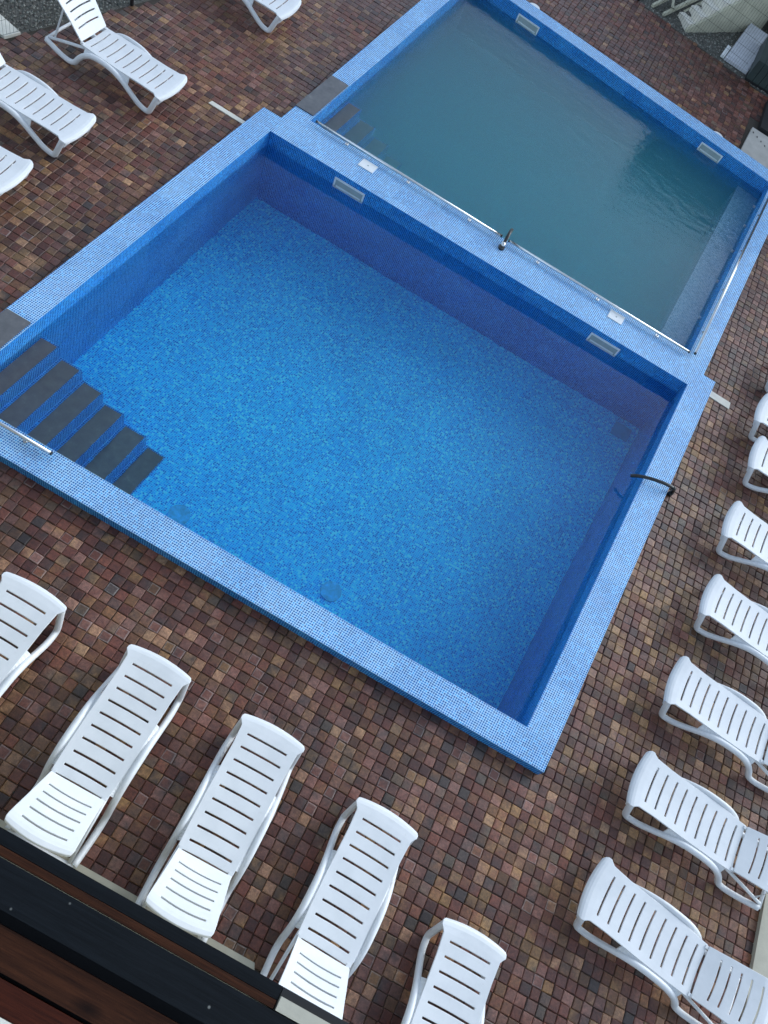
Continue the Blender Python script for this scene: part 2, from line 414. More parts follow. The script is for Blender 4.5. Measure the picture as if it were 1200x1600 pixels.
# skimmer mouths: frame and throat, in each far wall
def skimmer(parent, ua, ub, yfun, name='skimmer'):
    z0, z1 = -0.125, 0.052; t = 0.022
    f_ = MB()
    def bx(u0, u1, za, zb):
        y0_, y1_ = yfun(u0), yfun(u1); d = 0.018
        f_.hexa([K(u0, y0_ - d, za), K(u1, y1_ - d, za), K(u1, y1_ + .03, za), K(u0, y0_ + .03, za)], [K(u0, y0_ - d, zb), K(u1, y1_ - d, zb), K(u1, y1_ + .03, zb), K(u0, y0_ + .03, zb)])
    bx(ua, ub, z1 - t, z1); bx(ua, ub, z0, z0 + t); bx(ua, ua + t, z0 + t, z1 - t); bx(ub - t, ub, z0 + t, z1 - t)
    fr = under(f_.build(name, m_skim), parent)
    g = MB(); a, b = ua + t, ub - t
    g.quad([K(a, yfun(a) - .006, z0 + t), K(b, yfun(b) - .006, z0 + t), K(b, yfun(b) - .006, z1 - t), K(a, yfun(a) - .006, z1 - t)])
    th = g.build('throat', m_dark_open); th.parent = fr
    w_ = MB(); w_.quad([K(a + .02, yfun(a) - .010, z0 + t), K(b - .02, yfun(b) - .010, z0 + t), K(b - .02, yfun(b) - .014, z0 + .07), K(a + .02, yfun(a) - .014, z0 + .07)])
    wf = w_.build('weir_flap', m_skim); wf.parent = fr
for ua in (-5.98, -1.855): skimmer(pool, ua, ua + 0.47, lambda u: LO['ye'])
for ua in (-5.865, -1.915): skimmer(upool, ua, ua + 0.45, yin)

# white cover plates let into the coping between the pools
for (u, y) in ((-5.735, 6.40), (-1.68, 6.40)):
    t = MB(); q = [(u - .115, y - .085), (u + .115, y - .085), (u + .115, y + .085), (u - .115, y + .085)]
    t.hexa([K(*p, ZC + .001) for p in q], [K(*p, ZC + .012) for p in q])
    pl = bevel(under(t.build('cover_plate', m_white), upool), .004)
    t = MB(); t.tube([K(u, y, ZC + .0125), K(u, y, ZC + .0145)], .012, 10); sc = t.build('screw', m_dark_open); sc.parent = pl
# floor drains of the clear pool
for (u, y, r_) in ((-4.80, 1.02, .13), (-2.80, 1.16, .13)):
    t = MB(); t.tube([K(u, y, ZF + .001), K(u, y, ZF + .02)], r_, 24); dr = under(t.build('floor_drain', plain('drain_%d' % int(-u), (0.045, 0.40, 0.74), 0.6, 0.3, 18)), pool)
t = MB(); q = [(-0.72, 5.62), (-0.45, 5.62), (-0.45, 5.86), (-0.72, 5.86)]
t.hexa([K(*p, ZF + .001) for p in q], [K(*p, ZF + .03) for p in q]); under(t.build('drain_grate', plain('grate', (0.03, 0.30, 0.60), 0.6)), pool)

# water
def water(name, poly, mat, label):
    m = MB(); cx = sum(p[0] for p in poly) / 4; cy_ = sum(p[1] for p in poly) / 4
    q = [(p[0] + (0.02 if p[0] > cx else -0.02), p[1] + (0.02 if p[1] > cy_ else -0.02)) for p in poly]
    m.hexa([K(*p, ZF - .03) for p in q], [K(*p, ZW) for p in q])
    o = m.build(name, mat); tag(o, label, kind='structure'); return o
water('water', W, m_water, 'clear blue water filling the larger front pool')
water('water', WU, m_murky, 'murky teal water filling the farther pool')

# ------------------------------------------------------------------ ground sheet with the pools cut out
FAR = 300.0
g = MB(); z = -0.012
def gq(pts): g.quad([(x, y, z) for x, y in pts])
def XY(u, y): return (u + SH * y, y)
y1 = LO['y1']; yA, yB = yout(UP['lo2']), yout(UP['ro'])
gq([(-FAR, -FAR), (FAR, -FAR), (FAR, 0), (-FAR, 0)])
gq([(-FAR, 0), XY(LO['uo'], 0), XY(LO['uo'], y1), (-FAR, y1)])
gq([XY(0, 0), (FAR, 0), (FAR, y1), XY(0, y1)])
gq([(-FAR, y1), XY(UP['lo'], y1), XY(UP['lo2'], yA), (-FAR, yA)])
gq([XY(UP['ro'], y1), (FAR, y1), (FAR, yB), XY(UP['ro'], yB)])
gq([XY(UP['lo2'], yA), XY(UP['ro'], yB), (FAR, yB), (FAR, FAR), (-FAR, FAR), (-FAR, yA)])
ground = g.build('ground', m_ground); tag(ground, kind='structure')

# paving: every paver is a piece
def in_pool(x, y):
    u = x - SH * y
    if 0.0 < y <= y1: return LO['uo'] + .02 < u < -0.02
    if y1 < y: return UP['lo'] - .01 * (y - y1) < u < UP['ro'] - .01 and y < yout(u) - .01
    return False
def lerp_x(y, a, b): return a[0] + (b[0] - a[0]) * (y - a[1]) / (b[1] - a[1])
def in_paving(x, y):
    if x > 2.66 + 0.01 * y: return False
    if x < -1.70 and y < -2.70: return False
    if y < -4.3: return False
    xl = lerp_x(y, (-9.91, 5.18), (-9.21, 7.19))
    if x < xl + 0.03: return False
    # far edge by the fence, then back along the concrete corner
    yt = 14.83 - 0.163 * (x + 3.27)
    if y > yt: return False
    if x > -0.30 and y > 12.1: return x < lerp_x(y, (-0.27, 12.3), (-0.42, 13.3)) or y > 13.35 and x < -0.1
    return not in_pool(x, y)
PAL = [((0.108, 0.045, 0.030), 28), ((0.066, 0.028, 0.022), 18), ((0.160, 0.100, 0.082), 15), ((0.120, 0.072, 0.034), 16),
       ((0.215, 0.155, 0.066), 13), ((0.046, 0.042, 0.040), 8), ((0.27, 0.200, 0.115), 7), ((0.10, 0.095, 0.070), 3)]
PC = np.array([p[0] for p in PAL]) * np.array((1.18, 0.88, 0.80)); PW = np.array([p[1] for p in PAL], float)
from mathutils import noise as mnoise
def paver_colours(x, y):
    w = PW.copy()
    t = mnoise.noise(Vector((x * 0.35, y * 0.35, 3.1)))
    t2 = mnoise.noise(Vector((x * 0.5 + 9, y * 0.5, 7.7)))
    warm = min(1.0, max(0.0, (y - 4) / 9 + 0.35 * t))
    w[0] *= 1 + 1.2 * warm; w[1] *= 1 + 1.2 * warm; w[4] *= max(0.15, 1 + 1.6 * t2 - 0.9 * warm); w[6] *= max(0.1, 1.0 + 1.2 * t2 - 0.6 * warm); w[5] *= max(0.2, 1 - 2.5 * t)
    w /= w.sum()
    i, j = rng.choice(len(PC), p=w), rng.choice(len(PC), p=w)
    br = rng.uniform(0.65, 1.42)
    a, b = PC[i] * br, PC[j] * br
    k_ = rng.uniform(0, 0.9, 4)
    return [a * (1 - q_) + b * q_ for q_ in k_]
def paver_geo(cx, cy, lx, ly, rz, tx, ty, dz, cols, ring):
    """16 vertices, 13 faces, colours per vertex"""
    hx, hy = lx / 2, ly / 2; V = []; cs = []
    ca, sa = math.cos(rz), math.sin(rz)
    jit = rng.uniform(-0.0022, 0.0022, (4, 2))
    for lvl, (ins, zz) in enumerate(((0.0, -0.030), (0.0, -0.0065), (0.0065, 0.0), (0.0155, 0.0008))):
        for q_, (sx, sy) in enumerate(((-1, -1), (1, -1), (1, 1), (-1, 1))):
            px = sx * (hx - ins) + jit[q_, 0]; py = sy * (hy - ins) + jit[q_, 1]
            V.append((cx + px * ca - py * sa, cy + px * sa + py * ca, zz + dz + tx * px + ty * py if lvl else zz))
            c_ = cols[q_]
            if lvl == 0: c_ = c_ * 0.8
            if lvl == 2 and ring: c_ = c_ * 0.5 + np.array((0.30, 0.275, 0.26)) * 0.5
            cs.append((*c_, 1.0))
    return V, cs
PF = []
for l_ in range(3):
    for q_ in range(4):
        q2 = (q_ + 1) % 4; PF.append((l_ * 4 + q_, l_ * 4 + q2, (l_ + 1) * 4 + q2, (l_ + 1) * 4 + q_))
PF.append((12, 13, 14, 15))
def paver_mesh(name, V, cs, faces):
    me = bpy.data.meshes.new(name); me.from_pydata(V, [], faces)
    at = me.color_attributes.new('Col', 'FLOAT_COLOR', 'POINT')
    at.data.foreach_set('color', np.array(cs, dtype=np.float32).ravel())
    me.materials.append(m_paver); me.update(); return me

cand = []
yy = -4.2; row = 0; phase = 0.0
while yy < 15.2:
    ph = 0.106 + rng.normal(0, 0.002)
    cy_ = yy + ph / 2
    phase += rng.normal(0, 0.004)
    xs = np.arange(138) * 0.1063 - 11.3 + phase + 0.02 * np.sin(np.arange(138) * 0.19 + yy * 0.35) + rng.normal(0, 0.0035, 138)
    for xx, xn in zip(xs[:-1], xs[1:]):
        lx = xn - xx
        cx_ = xx + lx / 2
        if in_paving(cx_, cy_):
            px, py = project((cx_, cy_, 0))
            if -260 < px < 1500 and -160 < py < 1800: cand.append((cx_, cy_, lx, ph, px, py))
    yy += ph; row += 1
# the 300 that show largest (inside the frame and not under a lounger) become pieces of their own
def hidden(x, y):
    for (fx, fy, rz_, *_r_) in LOUNGERS:
        dx, dy = x - fx, y - fy
        s_ = dx * math.cos(rz_) + dy * math.sin(rz_); t_ = -dx * math.sin(rz_) + dy * math.cos(rz_)
        if -0.1 < s_ < 2.0 and abs(t_) < 0.42: return True
    return x < -1.5 and y < -2.45
# loungers: foot centre x, y, rotation (local +X runs from foot to head), back angle, label
NEAR = 'white loungers along the near side of the pool'; RIGHT = 'white loungers along the right side of the pools'; LEFT = 'white loungers along the left side of the pools'
def H(a): return rad(a)
LOUNGERS = [
    (-5.057, -0.953, H(270 - 0.8), 41, 'white sun lounger cut by the left edge, lying below the grey pool steps', NEAR),
    (-3.775, -0.952, H(270 + 0.2), 40, 'white sun lounger in full view nearest the dark timber railing corner at left', NEAR),
    (-2.579, -0.979, H(270 + 1.0), 42, 'white sun lounger in full view between two loungers, head over the beige kerb', NEAR),
    (-1.305, -1.128, H(270 - 1.8), 41, 'white sun lounger whose head end is cut by the black-edged wall corner', NEAR),
    (-0.173, -1.648, H(270 + 0.3), 41, 'white sun lounger cut by the bottom edge, backrest out of view', NEAR),
    (0.940, -2.045, H(270 + 1.5), 41, 'white sun lounger of which only a foot corner shows at the bottom edge', NEAR),
    (0.693, -0.789, H(-9.3), 20, 'nearest white sun lounger of the right row, at the bottom right corner', RIGHT),
    (0.844, 0.415, H(-6.5), 18, 'second white sun lounger from the bottom of the right row, rear foot by the kerb', RIGHT),
    (0.935, 1.641, H(-5.9), 22, 'third white sun lounger from the bottom in the right row', RIGHT),
    (1.069, 2.898, H(-6.7), 20, 'fourth white sun lounger from the bottom in the right row, nearest below the black hose', RIGHT),
    (1.088, 4.095, H(-5.8), 18, 'fifth white sun lounger from the bottom in the right row, level with the black hose', RIGHT),
    (1.195, 5.358, H(-4.3), 20, 'sixth white sun lounger from the bottom in the right row, below the closely set pair', RIGHT),
    (1.125, 6.190, H(-6.5), 20, 'seventh white sun lounger from the bottom in the right row, just below the cream strip', RIGHT),
    (1.175, 7.235, H(-6.0), 20, 'farthest white sun lounger of the right row, a sliver at the edge', RIGHT),
    (-7.735, 5.500, H(180 - 3.0), 51, 'white sun lounger with raised back in full view left of the pool corner', LEFT),
    (-8.098, 4.040, H(180 - 1.0), 48, 'white sun lounger with raised back cut by the left edge, middle of the left row', LEFT),
    (-8.138, 2.905, H(180 + 0.5), 51, 'white sun lounger at the left edge of which only the foot half shows', LEFT),
    (-7.487, 8.270, H(180 - 1.5), 51, 'white sun lounger cut by the top edge, beside the farther pool', LEFT),
]
vis = [c_ for c_ in cand if -5 < c_[4] < 1205 and -5 < c_[5] < 1605 and not hidden(c_[0], c_[1])]
vis.sort(key=lambda c_: (c_[0] - CAM.x) ** 2 + (c_[1] - CAM.y) ** 2 + CAM.z ** 2)
single = set((c_[0], c_[1]) for c_ in vis[:300])
paving = None
BV, BC, BF = [], [], []
variants = []
for q_ in range(48):
    x_, y_ = rng.uniform(-5, 1), rng.uniform(-3, 0)
    V, cs = paver_geo(0, 0, 0.094, 0.094, 0, rng.uniform(-.02, .02), rng.uniform(-.02, .02), 0, paver_colours(x_, y_), rng.random() < 0.06)
    variants.append(paver_mesh('paver', V, cs, PF))
pave_bed = MB(); pave_bed.box(-4.0, -3.9, -0.6, -0.5, -0.04, -0.03)
singles = []
for c_ in cand:
    x_, y_, lx, ly = c_[:4]
    rz_ = rng.normal(0, 0.026); dz = rng.uniform(-0.003, 0.003)
    if (x_, y_) in single:
        singles.append((x_, y_, lx, ly, rz_, dz)); continue
    V, cs = paver_geo(x_ + rng.normal(0, .0012), y_ + rng.normal(0, .0012), lx - 0.0036, ly - 0.0036, rz_, rng.normal(0, .012), rng.normal(0, .012), dz, paver_colours(x_, y_), rng.random() < 0.035)
    b_ = len(BV); BV += V; BC += cs; BF += [tuple(i + b_ for i in f_) for f_ in PF]
paving = empty('paving', (0, 0, 0)); tag(paving, 'brown, maroon and ochre concrete block paving round the pools', kind='structure')
mass = link('paver_field', paver_mesh('paver_field', BV, BC, BF), None, paving); mass['kind'] = 'stuff'
for (x_, y_, lx, ly, rz_, dz) in singles:
    o = link('paver', variants[rng.integers(len(variants))], None, paving)
    o.location = (x_, y_, dz); o.rotation_euler = (0, 0, rz_ + math.pi / 2 * rng.integers(4)); 
    k_ = (lx - .0036) / .094, (ly - .0036) / .094
    turn = round((o.rotation_euler[2] - rz_) / (math.pi / 2)) % 2
    o.scale = (k_[1], k_[0], 1) if turn else (k_[0], k_[1], 1)

# ------------------------------------------------------------------ sun loungers
def panel(L, rows, hw, slot_rows, slot_half, zf, camber, arc, thick, sag_end=None):
    """a moulded panel with real slots. rows: s breaks; slot_rows: set of row indices that are open in the middle"""
    bm = bmesh.new()
    fr = [-1.0, -0.86]; inner = [-1, -0.66, -0.33, 0, 0.33, 0.66, 1]
    grid = []
    for s_ in rows:
        h = hw(s_); sh_ = min(slot_half, h - 0.03)
        ys = [-h, -(h + sh_) / 2] + [sh_ * t_ for t_ in inner] + [(h + sh_) / 2, h]
        grid.append([bm.verts.new((s_ + arc(s_) * (1 - (y_ / h) ** 2), y_, zf(s_) + camber * ((y_ / h) ** 2 - 1))) for y_ in ys])
    nc = len(grid[0])
    for i in range(len(rows) - 1):
        for j in range(nc - 1):
            if i in slot_rows and 2 <= j < nc - 3: continue
            bm.faces.new((grid[i][j], grid[i + 1][j], grid[i + 1][j + 1], grid[i][j + 1]))
    top = list(bm.faces)
    ext = bmesh.ops.extrude_face_region(bm, geom=top)
    vs_ = [e for e in ext['geom'] if isinstance(e, bmesh.types.BMVert)]
    for v in vs_: v.co.z -= thick
    bmesh.ops.recalc_face_normals(bm, faces=bm.faces)
    me = bpy.data.meshes.new('panel'); bm.to_mesh(me); bm.free()
    return me
def interp(tab, s_):
    for (a, b), (c_, d) in zip(tab, tab[1:]):
        if s_ <= c_: return b + (d - b) * max(0, (s_ - a)) / (c_ - a)
    return tab[-1][1]
SEAT_L = 1.235
def make_seat():
    slots = [0.165 + 0.1225 * i for i in range(9)]
    rows = [0.0, 0.012, 0.035, 0.065, 0.085, 0.115]; open_ = set()
    for s_ in slots:
        rows += [s_ - 0.0095]; open_.add(len(rows) - 1); rows += [s_ + 0.0095]
        if s_ != slots[-1]: rows.append(s_ + 0.061)
    rows += [1.19, SEAT_L]
    hw_t = [(0, .290), (.012, .310), (.035, .322), (.065, .322), (.085, .305), (.115, .284), (.3, .274), (.7, .274), (1.0, .270), (1.235, .260)]
    z_t = [(0, .295), (.012, .315), (.035, .328), (.065, .334), (.115, .335), (.35, .330), (.6, .326), (.9, .328), (1.235, .330)]
    arc = lambda s_: -0.034 if s_ < 0.07 else (-0.024 if s_ < .12 else -0.008)
    me = panel(SEAT_L, rows, lambda s_: interp(hw_t, s_), open_, 0.200, lambda s_: interp(z_t, s_), 0.008, arc, 0.020)
    me.materials.append(m_plastic); return me
BACK_L = 0.62
def make_back():
    slots = [0.125 + 0.096 * i for i in range(5)]
    rows = [0.0, 0.06]; open_ = set()
    for s_ in slots:
        rows += [s_ - 0.008]; open_.add(len(rows) - 1); rows += [s_ + 0.008]
        if s_ != slots[-1]: rows.append(s_ + 0.048)
    rows += [0.555, 0.585, 0.61, BACK_L]
    hw_t = [(0, .250), (.3, .268), (.555, .288), (.585, .289), (.61, .280), (.62, .258)]
    z_t = [(0, 0), (.25, .010), (.52, .006), (.58, -.004), (.62, -.026)]
    arc = lambda s_: 0.034 if s_ > .5 else (-0.006 if s_ < .01 else 0.018)
    me = panel(BACK_L, rows, lambda s_: interp(hw_t, s_), open_, 0.195, lambda s_: interp(z_t, s_), 0.008, arc, 0.020)
    me.materials.append(m_plastic); return me
seat_me, back_me = make_seat(), make_back()
def rail_mesh(sg):
    pts = [(.045, .288, .312), (.080, .294, .225), (.135, .302, .085), (.165, .305, .034), (.215, .308, .028), (.310, .314, .062), (.430, .316, .140), (.570, .316, .235),
           (.720, .315, .296), (.880, .314, .312), (1.02, .313, .300), (1.14, .312, .245), (1.235, .312, .150), (1.30, .312, .060), (1.365, .312, .027), (1.45, .312, .026), (1.60, .308, .060), (1.755, .302, .115)]
    m = MB(); m.tube([(a, sg * b, c_) for a, b, c_ in smooth_path(pts, 3)], 0.031, 12, 0.036)
    # the flange that joins the arch to the seat
    a_ = smooth_path([(.50, .308, .205), (.60, .310, .262), (.72, .310, .305), (.88, .309, .322), (1.02, .308, .310), (1.12, .306, .268), (1.18, .304, .225)], 3)
    for p, q_ in zip(a_, a_[1:]):
        zi = .318
        m.hexa([(p.x, sg * .255, zi - .03), (q_.x, sg * .255, zi - .03), (q_.x, sg * q_.y, q_.z - .03), (p.x, sg * p.y, p.z - .03)],
               [(p.x, sg * .255, zi - .006), (q_.x, sg * .255, zi - .006), (q_.x, sg * q_.y, q_.z), (p.x, sg * p.y, p.z)])
    return m
rail_mes = {sg: rail_mesh(sg).mesh('side_rail') for sg in (-1, 1)}
def bar_mesh(kind):
    m = MB()
    if kind == 'rear': m.tube([(1.755, -.302, .115), (1.765, 0, .115), (1.755, .302, .115)], .02, 8)
    if kind == 'front': m.tube([(.05, -.29, .215), (.045, 0, .215), (.05, .29, .215)], .016, 8)
    return m.mesh('cross_bar')
bars = {k_: bar_mesh(k_) for k_ in ('rear', 'front')}
def strut_mesh(sg):
    m = MB(); m.tube([(1.19, sg * .245, .295), (1.74, sg * .262, .130)], .016, 8, .022); return m.mesh('strut')
struts = {sg: strut_mesh(sg) for sg in (-1, 1)}
def hinge_mesh(sg):
    m = MB(); m.box(1.215, 1.262, sg * .232 - .016, sg * .232 + .016, .312, .342); return m.mesh('hinge')
hinges = {sg: hinge_mesh(sg) for sg in (-1, 1)}
def prop_mesh(ang):
    # U-shaped prop from the rear rails up to the underside of the backrest
    c_, s_ = math.cos(rad(ang)), math.sin(rad(ang)); d = 0.42
    tx, tz = 1.245 + d * c_ + .03 * s_, .325 + d * s_ - .035 * c_
    m = MB(); m.tube([(1.66, -.25, .150), (tx, -.20, tz), (tx, .20, tz), (1.66, .25, .150)], .013, 8, smooth=False); return m.mesh('back_prop')
def make_lounger(ang):
    r_ = empty('sun_lounger')
    bevel(link('seat', seat_me, None, r_), .004, 2, 35)
    b_ = bevel(link('backrest', back_me, None, r_), .004, 2, 35); b_.location = (1.240, 0, .356); b_.rotation_euler = (0, -rad(ang), 0)
    for sg in (-1, 1):
        link('side_rail', rail_mes[sg], m_plastic, r_); link('strut', struts[sg], m_plastic, r_); bevel(link('hinge', hinges[sg], m_plastic, r_), .004)
    for k_ in ('rear', 'front'): link('cross_bar', bars[k_], m_plastic, r_)
    link('back_prop', prop_mesh(ang), m_plastic, r_)
    return r_
protos = {}
for (fx, fy, rz_, ang, lab, grp) in LOUNGERS:
    if ang not in protos: protos[ang] = o = make_lounger(ang)
    else: o = copy_tree(protos[ang])
    o.location = (fx + 0.03 * math.cos(rz_), fy + 0.03 * math.sin(rz_), 0.0); o.rotation_euler = (0, 0, rz_)
    tag(o, lab, 'sun lounger', grp)

# ------------------------------------------------------------------ rails, hoses and small pool fittings
def rail(a, b, label, zr=ZC + .055, posts=3):
    o = empty('handrail', K(*a, ZC)); tag(o, label, 'handrail')
    m = MB(); m.tube([K(*a, zr), K(*b, zr)], .019, 12); under(m.build('tube', m_steel), o)
    for i in range(posts):
        t_ = (i + 0.5) / posts; u = a[0] + (b[0] - a[0]) * t_; y = a[1] + (b[1] - a[1]) * t_
        m = MB(); m.tube([K(u, y, ZC), K(u, y, ZC + .006), ], .028, 12); m.tube([K(u, y, ZC), K(u, y, zr)], .009, 8); under(m.build('bracket', m_steel), o)
    for p, q_ in ((a, b), (b, a)):
        d = (Vector(K(*p, zr)) - Vector(K(*q_, zr))).normalized()
        m = MB(); m.tube([Vector(K(*p, zr)) - d * .001, Vector(K(*p, zr)) + d * .012], .021, 12); under(m.build('end_cap', m_rubber), o)
    return o
rail((-6.675, 6.575), (-3.66, 6.54), 'stainless rail on the coping between the pools, left of the black spout')
rail((-3.53, 6.538), (-0.545, 6.515), 'stainless rail on the coping between the pools, right of the black spout')
rail((-0.455, 6.56), (-0.462, 11.0), 'stainless rail on the right coping of the farther pool', posts=4)
rail((-7.0, 0.266), (-5.85, 0.264), 'short stainless rail on the near coping beside the grey steps', posts=2)
sp = empty('water_spout', K(-3.565, 6.385, ZC)); tag(sp, 'black water spout bent over the murky pool from the coping', 'spout')
m = MB(); m.tube([K(-3.565, 6.385, ZC), K(-3.565, 6.385, ZC + .035)], .045, 16); m.tube([K(-3.565, 6.385, ZC + .035), K(-3.565, 6.385, ZC + .042)], .022, 12); under(m.build('base', m_rubber), sp)
m = MB(); m.tube(smooth_path([K(-3.567, 6.42, ZC + .03), K(-3.575, 6.50, ZC + .10), K(-3.585, 6.60, ZC + .125), K(-3.592, 6.70, ZC + .105), K(-3.595, 6.78, ZC + .05)], 5), .024, 12); under(m.build('pipe', m_rubber), sp)
m = MB(); m.tube([K(-3.566, 6.40, ZC + .02), K(-3.571, 6.45, ZC + .06)], .031, 12); under(m.build('collar', m_steel), sp)
hoseo = empty('hose', K(0.05, 4.15, 0)); tag(hoseo, 'black hose arching over the right coping into the clear pool', 'hose')
m = MB(); m.tube(smooth_path([K(0.085, 4.19, .01), K(0.080, 4.17, .10), K(0.03, 4.13, .20), K(-.10, 4.09, .235), K(-.28, 4.06, .215), K(-.42, 4.04, .165), K(-.50, 4.03, .10)], 5), .022, 12); under(m.build('tube', m_rubber), hoseo)
m = MB(); m.tube([K(0.085, 4.19, .0), K(0.083, 4.18, .07)], .034, 12); m.tube([K(0.05, 4.145, .185), K(0.015, 4.12, .21)], .028, 12); under(m.build('coupling', m_rubber), hoseo)

for (x_, y_, lab) in ((-4.77, 12.555, 'white round lid beyond the far coping, near the top edge'), (-0.765, 12.13, 'white round lid beyond the far coping, near the concrete slab')):
    m = MB(); m.tube([(x_, y_, -.005), (x_, y_, .022)], .115, 24); m.tube([(x_, y_, .022), (x_, y_, .03)], .095, 24); o = m.build('access_lid', m_white); tag(o, lab, 'lid')
for q, lab in (((((-7.975, 5.975), (-7.36, 5.965), (-7.36, 6.035), (-7.965, 6.045))), 'cream strip set in the paving left of the pool corner'),
               ((((0.01, 6.165), (0.38, 6.145), (0.366, 6.275), (0.01, 6.285))), 'cream strip set in the paving right of the pool corner')):
    m = MB(); m.hexa([K(*p, -.008) for p in q], [K(*p, .012) for p in q]); o = bevel(m.build('drain_strip', m_cream), .003); tag(o, lab, 'strip')

# kerbs
m = MB(); m.hexa([(-12, -2.90, -.02), (-1.66, -2.90, -.02), (-1.77, -2.69, -.02), (-12, -2.69, -.02)], [(-12, -2.90, .03), (-1.66, -2.90, .03), (-1.77, -2.69, .03), (-12, -2.69, .03)])
o = bevel(m.build('kerb', m_beige), .006); tag(o, 'beige kerb at the foot of the house wall, below the timber railing', 'kerb')
m = MB(); m.hexa([(2.66, -4.3, -.02), (4.2, -4.3, -.02), (4.3, 7, -.02), (2.73, 7, -.02)], [(2.66, -4.3, .05), (4.2, -4.3, .05), (4.3, 7, .05), (2.73, 7, .05)])
o = bevel(m.build('kerb', m_beige), .006); tag(o, 'beige concrete kerb at the right edge, behind the loungers', 'kerb')

# ------------------------------------------------------------------ the house below the viewpoint: its balcony edge crosses the lower left corner
ZR = 5.0; D_ = CAM.z - ZR
def ey(k_): return CAM.y + k_ * D_
XE = -2.452
house = empty('house', (-6, -6, 0)); tag(house, 'house with dark railed balcony edge in the lower left corner', 'house')
m = MB(); m.box(-11, -1.80, -9.0, -2.935, 0, ZR - .14); under(m.build('wall', m_housewall), house)
def plank(name, mat, k0, k1, z0, z1, x0=-9.0, x1=XE, parent=house):
    m_ = MB(); m_.box(x0, x1, ey(k1), ey(k0), z0, z1)
    return bevel(under(m_.build(name, mat), parent), .004)
plank('metal_flashing', m_charcoal, .0380, .0242, ZR - .10, ZR - .012, x1=XE + .004)
plank('batten', m_wood, .0236, .0152, ZR - .09, ZR)
rb = plank('handrail_board', m_charcoal, .0140, -.0258, ZR - .075, ZR + .006, x1=-1.95)
rb.modifiers['bevel'].width = .026; rb.modifiers['bevel'].segments = 6
plank('deck_board', m_wood, -.0370, -.0722, ZR - .07, ZR - .025, x1=-1.9)
plank('deck_board', m_wood2, -.0762, -.1032, ZR - .07, ZR - .025, x1=-1.9)
plank('sill', m_cream, -.1036, -.30, ZR - .09, ZR - .022, x1=-1.9)
m = MB(); m.box(-9.0, -1.9, ey(-.1034), ey(.0120), ZR - .139, ZR - .105); under(m.build('gap_shade', m_black), house)  # black sheet added to stand in for the shade in the board gaps
m = MB(); m.box(XE + .008, -1.80, ey(.0152), ey(.0292), ZR - .14, ZR + .004); bevel(under(m.build('wall_cap', m_beige), house), .004)
m = MB(); m.box(XE + .006, -1.80, ey(.0296), ey(.0380), ZR - .14, ZR - .012); under(m.build('metal_flashing', m_black), house)

# ------------------------------------------------------------------ gravel, fences, steps and boxes at the far corners
def stones(name, poly_fn, n, box, label, slope):
    V, F, cs = [], [], []
    cnt = 0
    while cnt < n:
        x_, y_ = rng.uniform(box[0], box[1]), rng.uniform(box[2], box[3])
        if not poly_fn(x_, y_): continue
        r_ = rng.uniform(.010, .024); z_ = slope(x_, y_)
        b_ = len(V); rot = rng.uniform(0, math.pi)
        dirs = [(1, 0, 0), (0, 1, 0), (-1, 0, 0), (0, -1, 0), (0, 0, 1), (0, 0, -1)]
        g_ = rng.uniform(.05, .30); tint = rng.uniform(-.012, .02); col = (g_ + tint, g_, g_ * .86, 1)
        for d in dirs:
            k_ = r_ * rng.uniform(.7, 1.3); dx = d[0] * math.cos(rot) - d[1] * math.sin(rot); dy = d[0] * math.sin(rot) + d[1] * math.cos(rot)
            V.append((x_ + dx * k_, y_ + dy * k_, z_ + d[2] * k_ * .7)); cs.append(col)
        for a in range(4): F.append((b_ + a, b_ + (a + 1) % 4, b_ + 4)); F.append((b_ + (a + 1) % 4, b_ + a, b_ + 5))
        cnt += 1
    me = bpy.data.meshes.new(name); me.from_pydata(V, [], F)
    at = me.color_attributes.new('Col', 'FLOAT_COLOR', 'POINT'); at.data.foreach_set('color', np.array(cs, dtype=np.float32).ravel())
    me.update(); o = link(name, me, m_gravel); tag(o, label, 'gravel', kind='stuff'); return o
SD = Vector((math.cos(rad(51)), math.sin(rad(51)), 0)); SP = Vector((-SD.y, SD.x, 0)); STEEP = 0.65
def bank_z(x_, y_):
    d = (x_ + 2.35) * SD.x + (y_ - 14.82) * SD.y
    side = (x_ + 2.16) * SP.x + (y_ - 14.82) * SP.y
    k_ = min(1.0, max(0.0, side / 0.25))
    return max(0.0, d) * 0.55 * k_ - .004
def bank_in(x_, y_): return y_ > 14.86 - 0.163 * (x_ + 3.27) and x_ < -0.2
def left_in(x_, y_): return x_ < lerp_x(y_, (-9.91, 5.18), (-9.21, 7.19)) - .02
m = MB(); nx, ny = 60, 40
for i in range(nx):
    for j in range(ny):
        P = []
        for (a, b) in ((i, j), (i + 1, j), (i + 1, j + 1), (i, j + 1)):
            x_ = -6.5 + 7.0 * a / nx; y_ = 14.84 - 0.163 * (x_ + 3.27) + 5.0 * b / ny; P.append((x_, y_, bank_z(x_, y_) - .004))
        m.quad(P)
o = m.build('gravel_bank', m_gravelbase); tag(o, kind='structure')
m = MB(); m.quad([(-13, 3.0, -.006), (lerp_x(3.0, (-9.91, 5.18), (-9.21, 7.19)), 3.0, -.006), (lerp_x(9.5, (-9.91, 5.18), (-9.21, 7.19)), 9.5, -.006), (-13, 9.5, -.006)])
o = m.build('gravel_ground', m_gravelbase); tag(o, kind='structure')
stones('gravel', bank_in, 9000, (-4.6, -0.2, 14.4, 18.6), 'grey gravel bank beyond the paving in the top right corner', bank_z)
stones('gravel', left_in, 5500, (-11.6, -8.9, 4.6, 8.2), 'grey gravel patch beyond the paving in the top left corner', lambda x_, y_: 0.0)
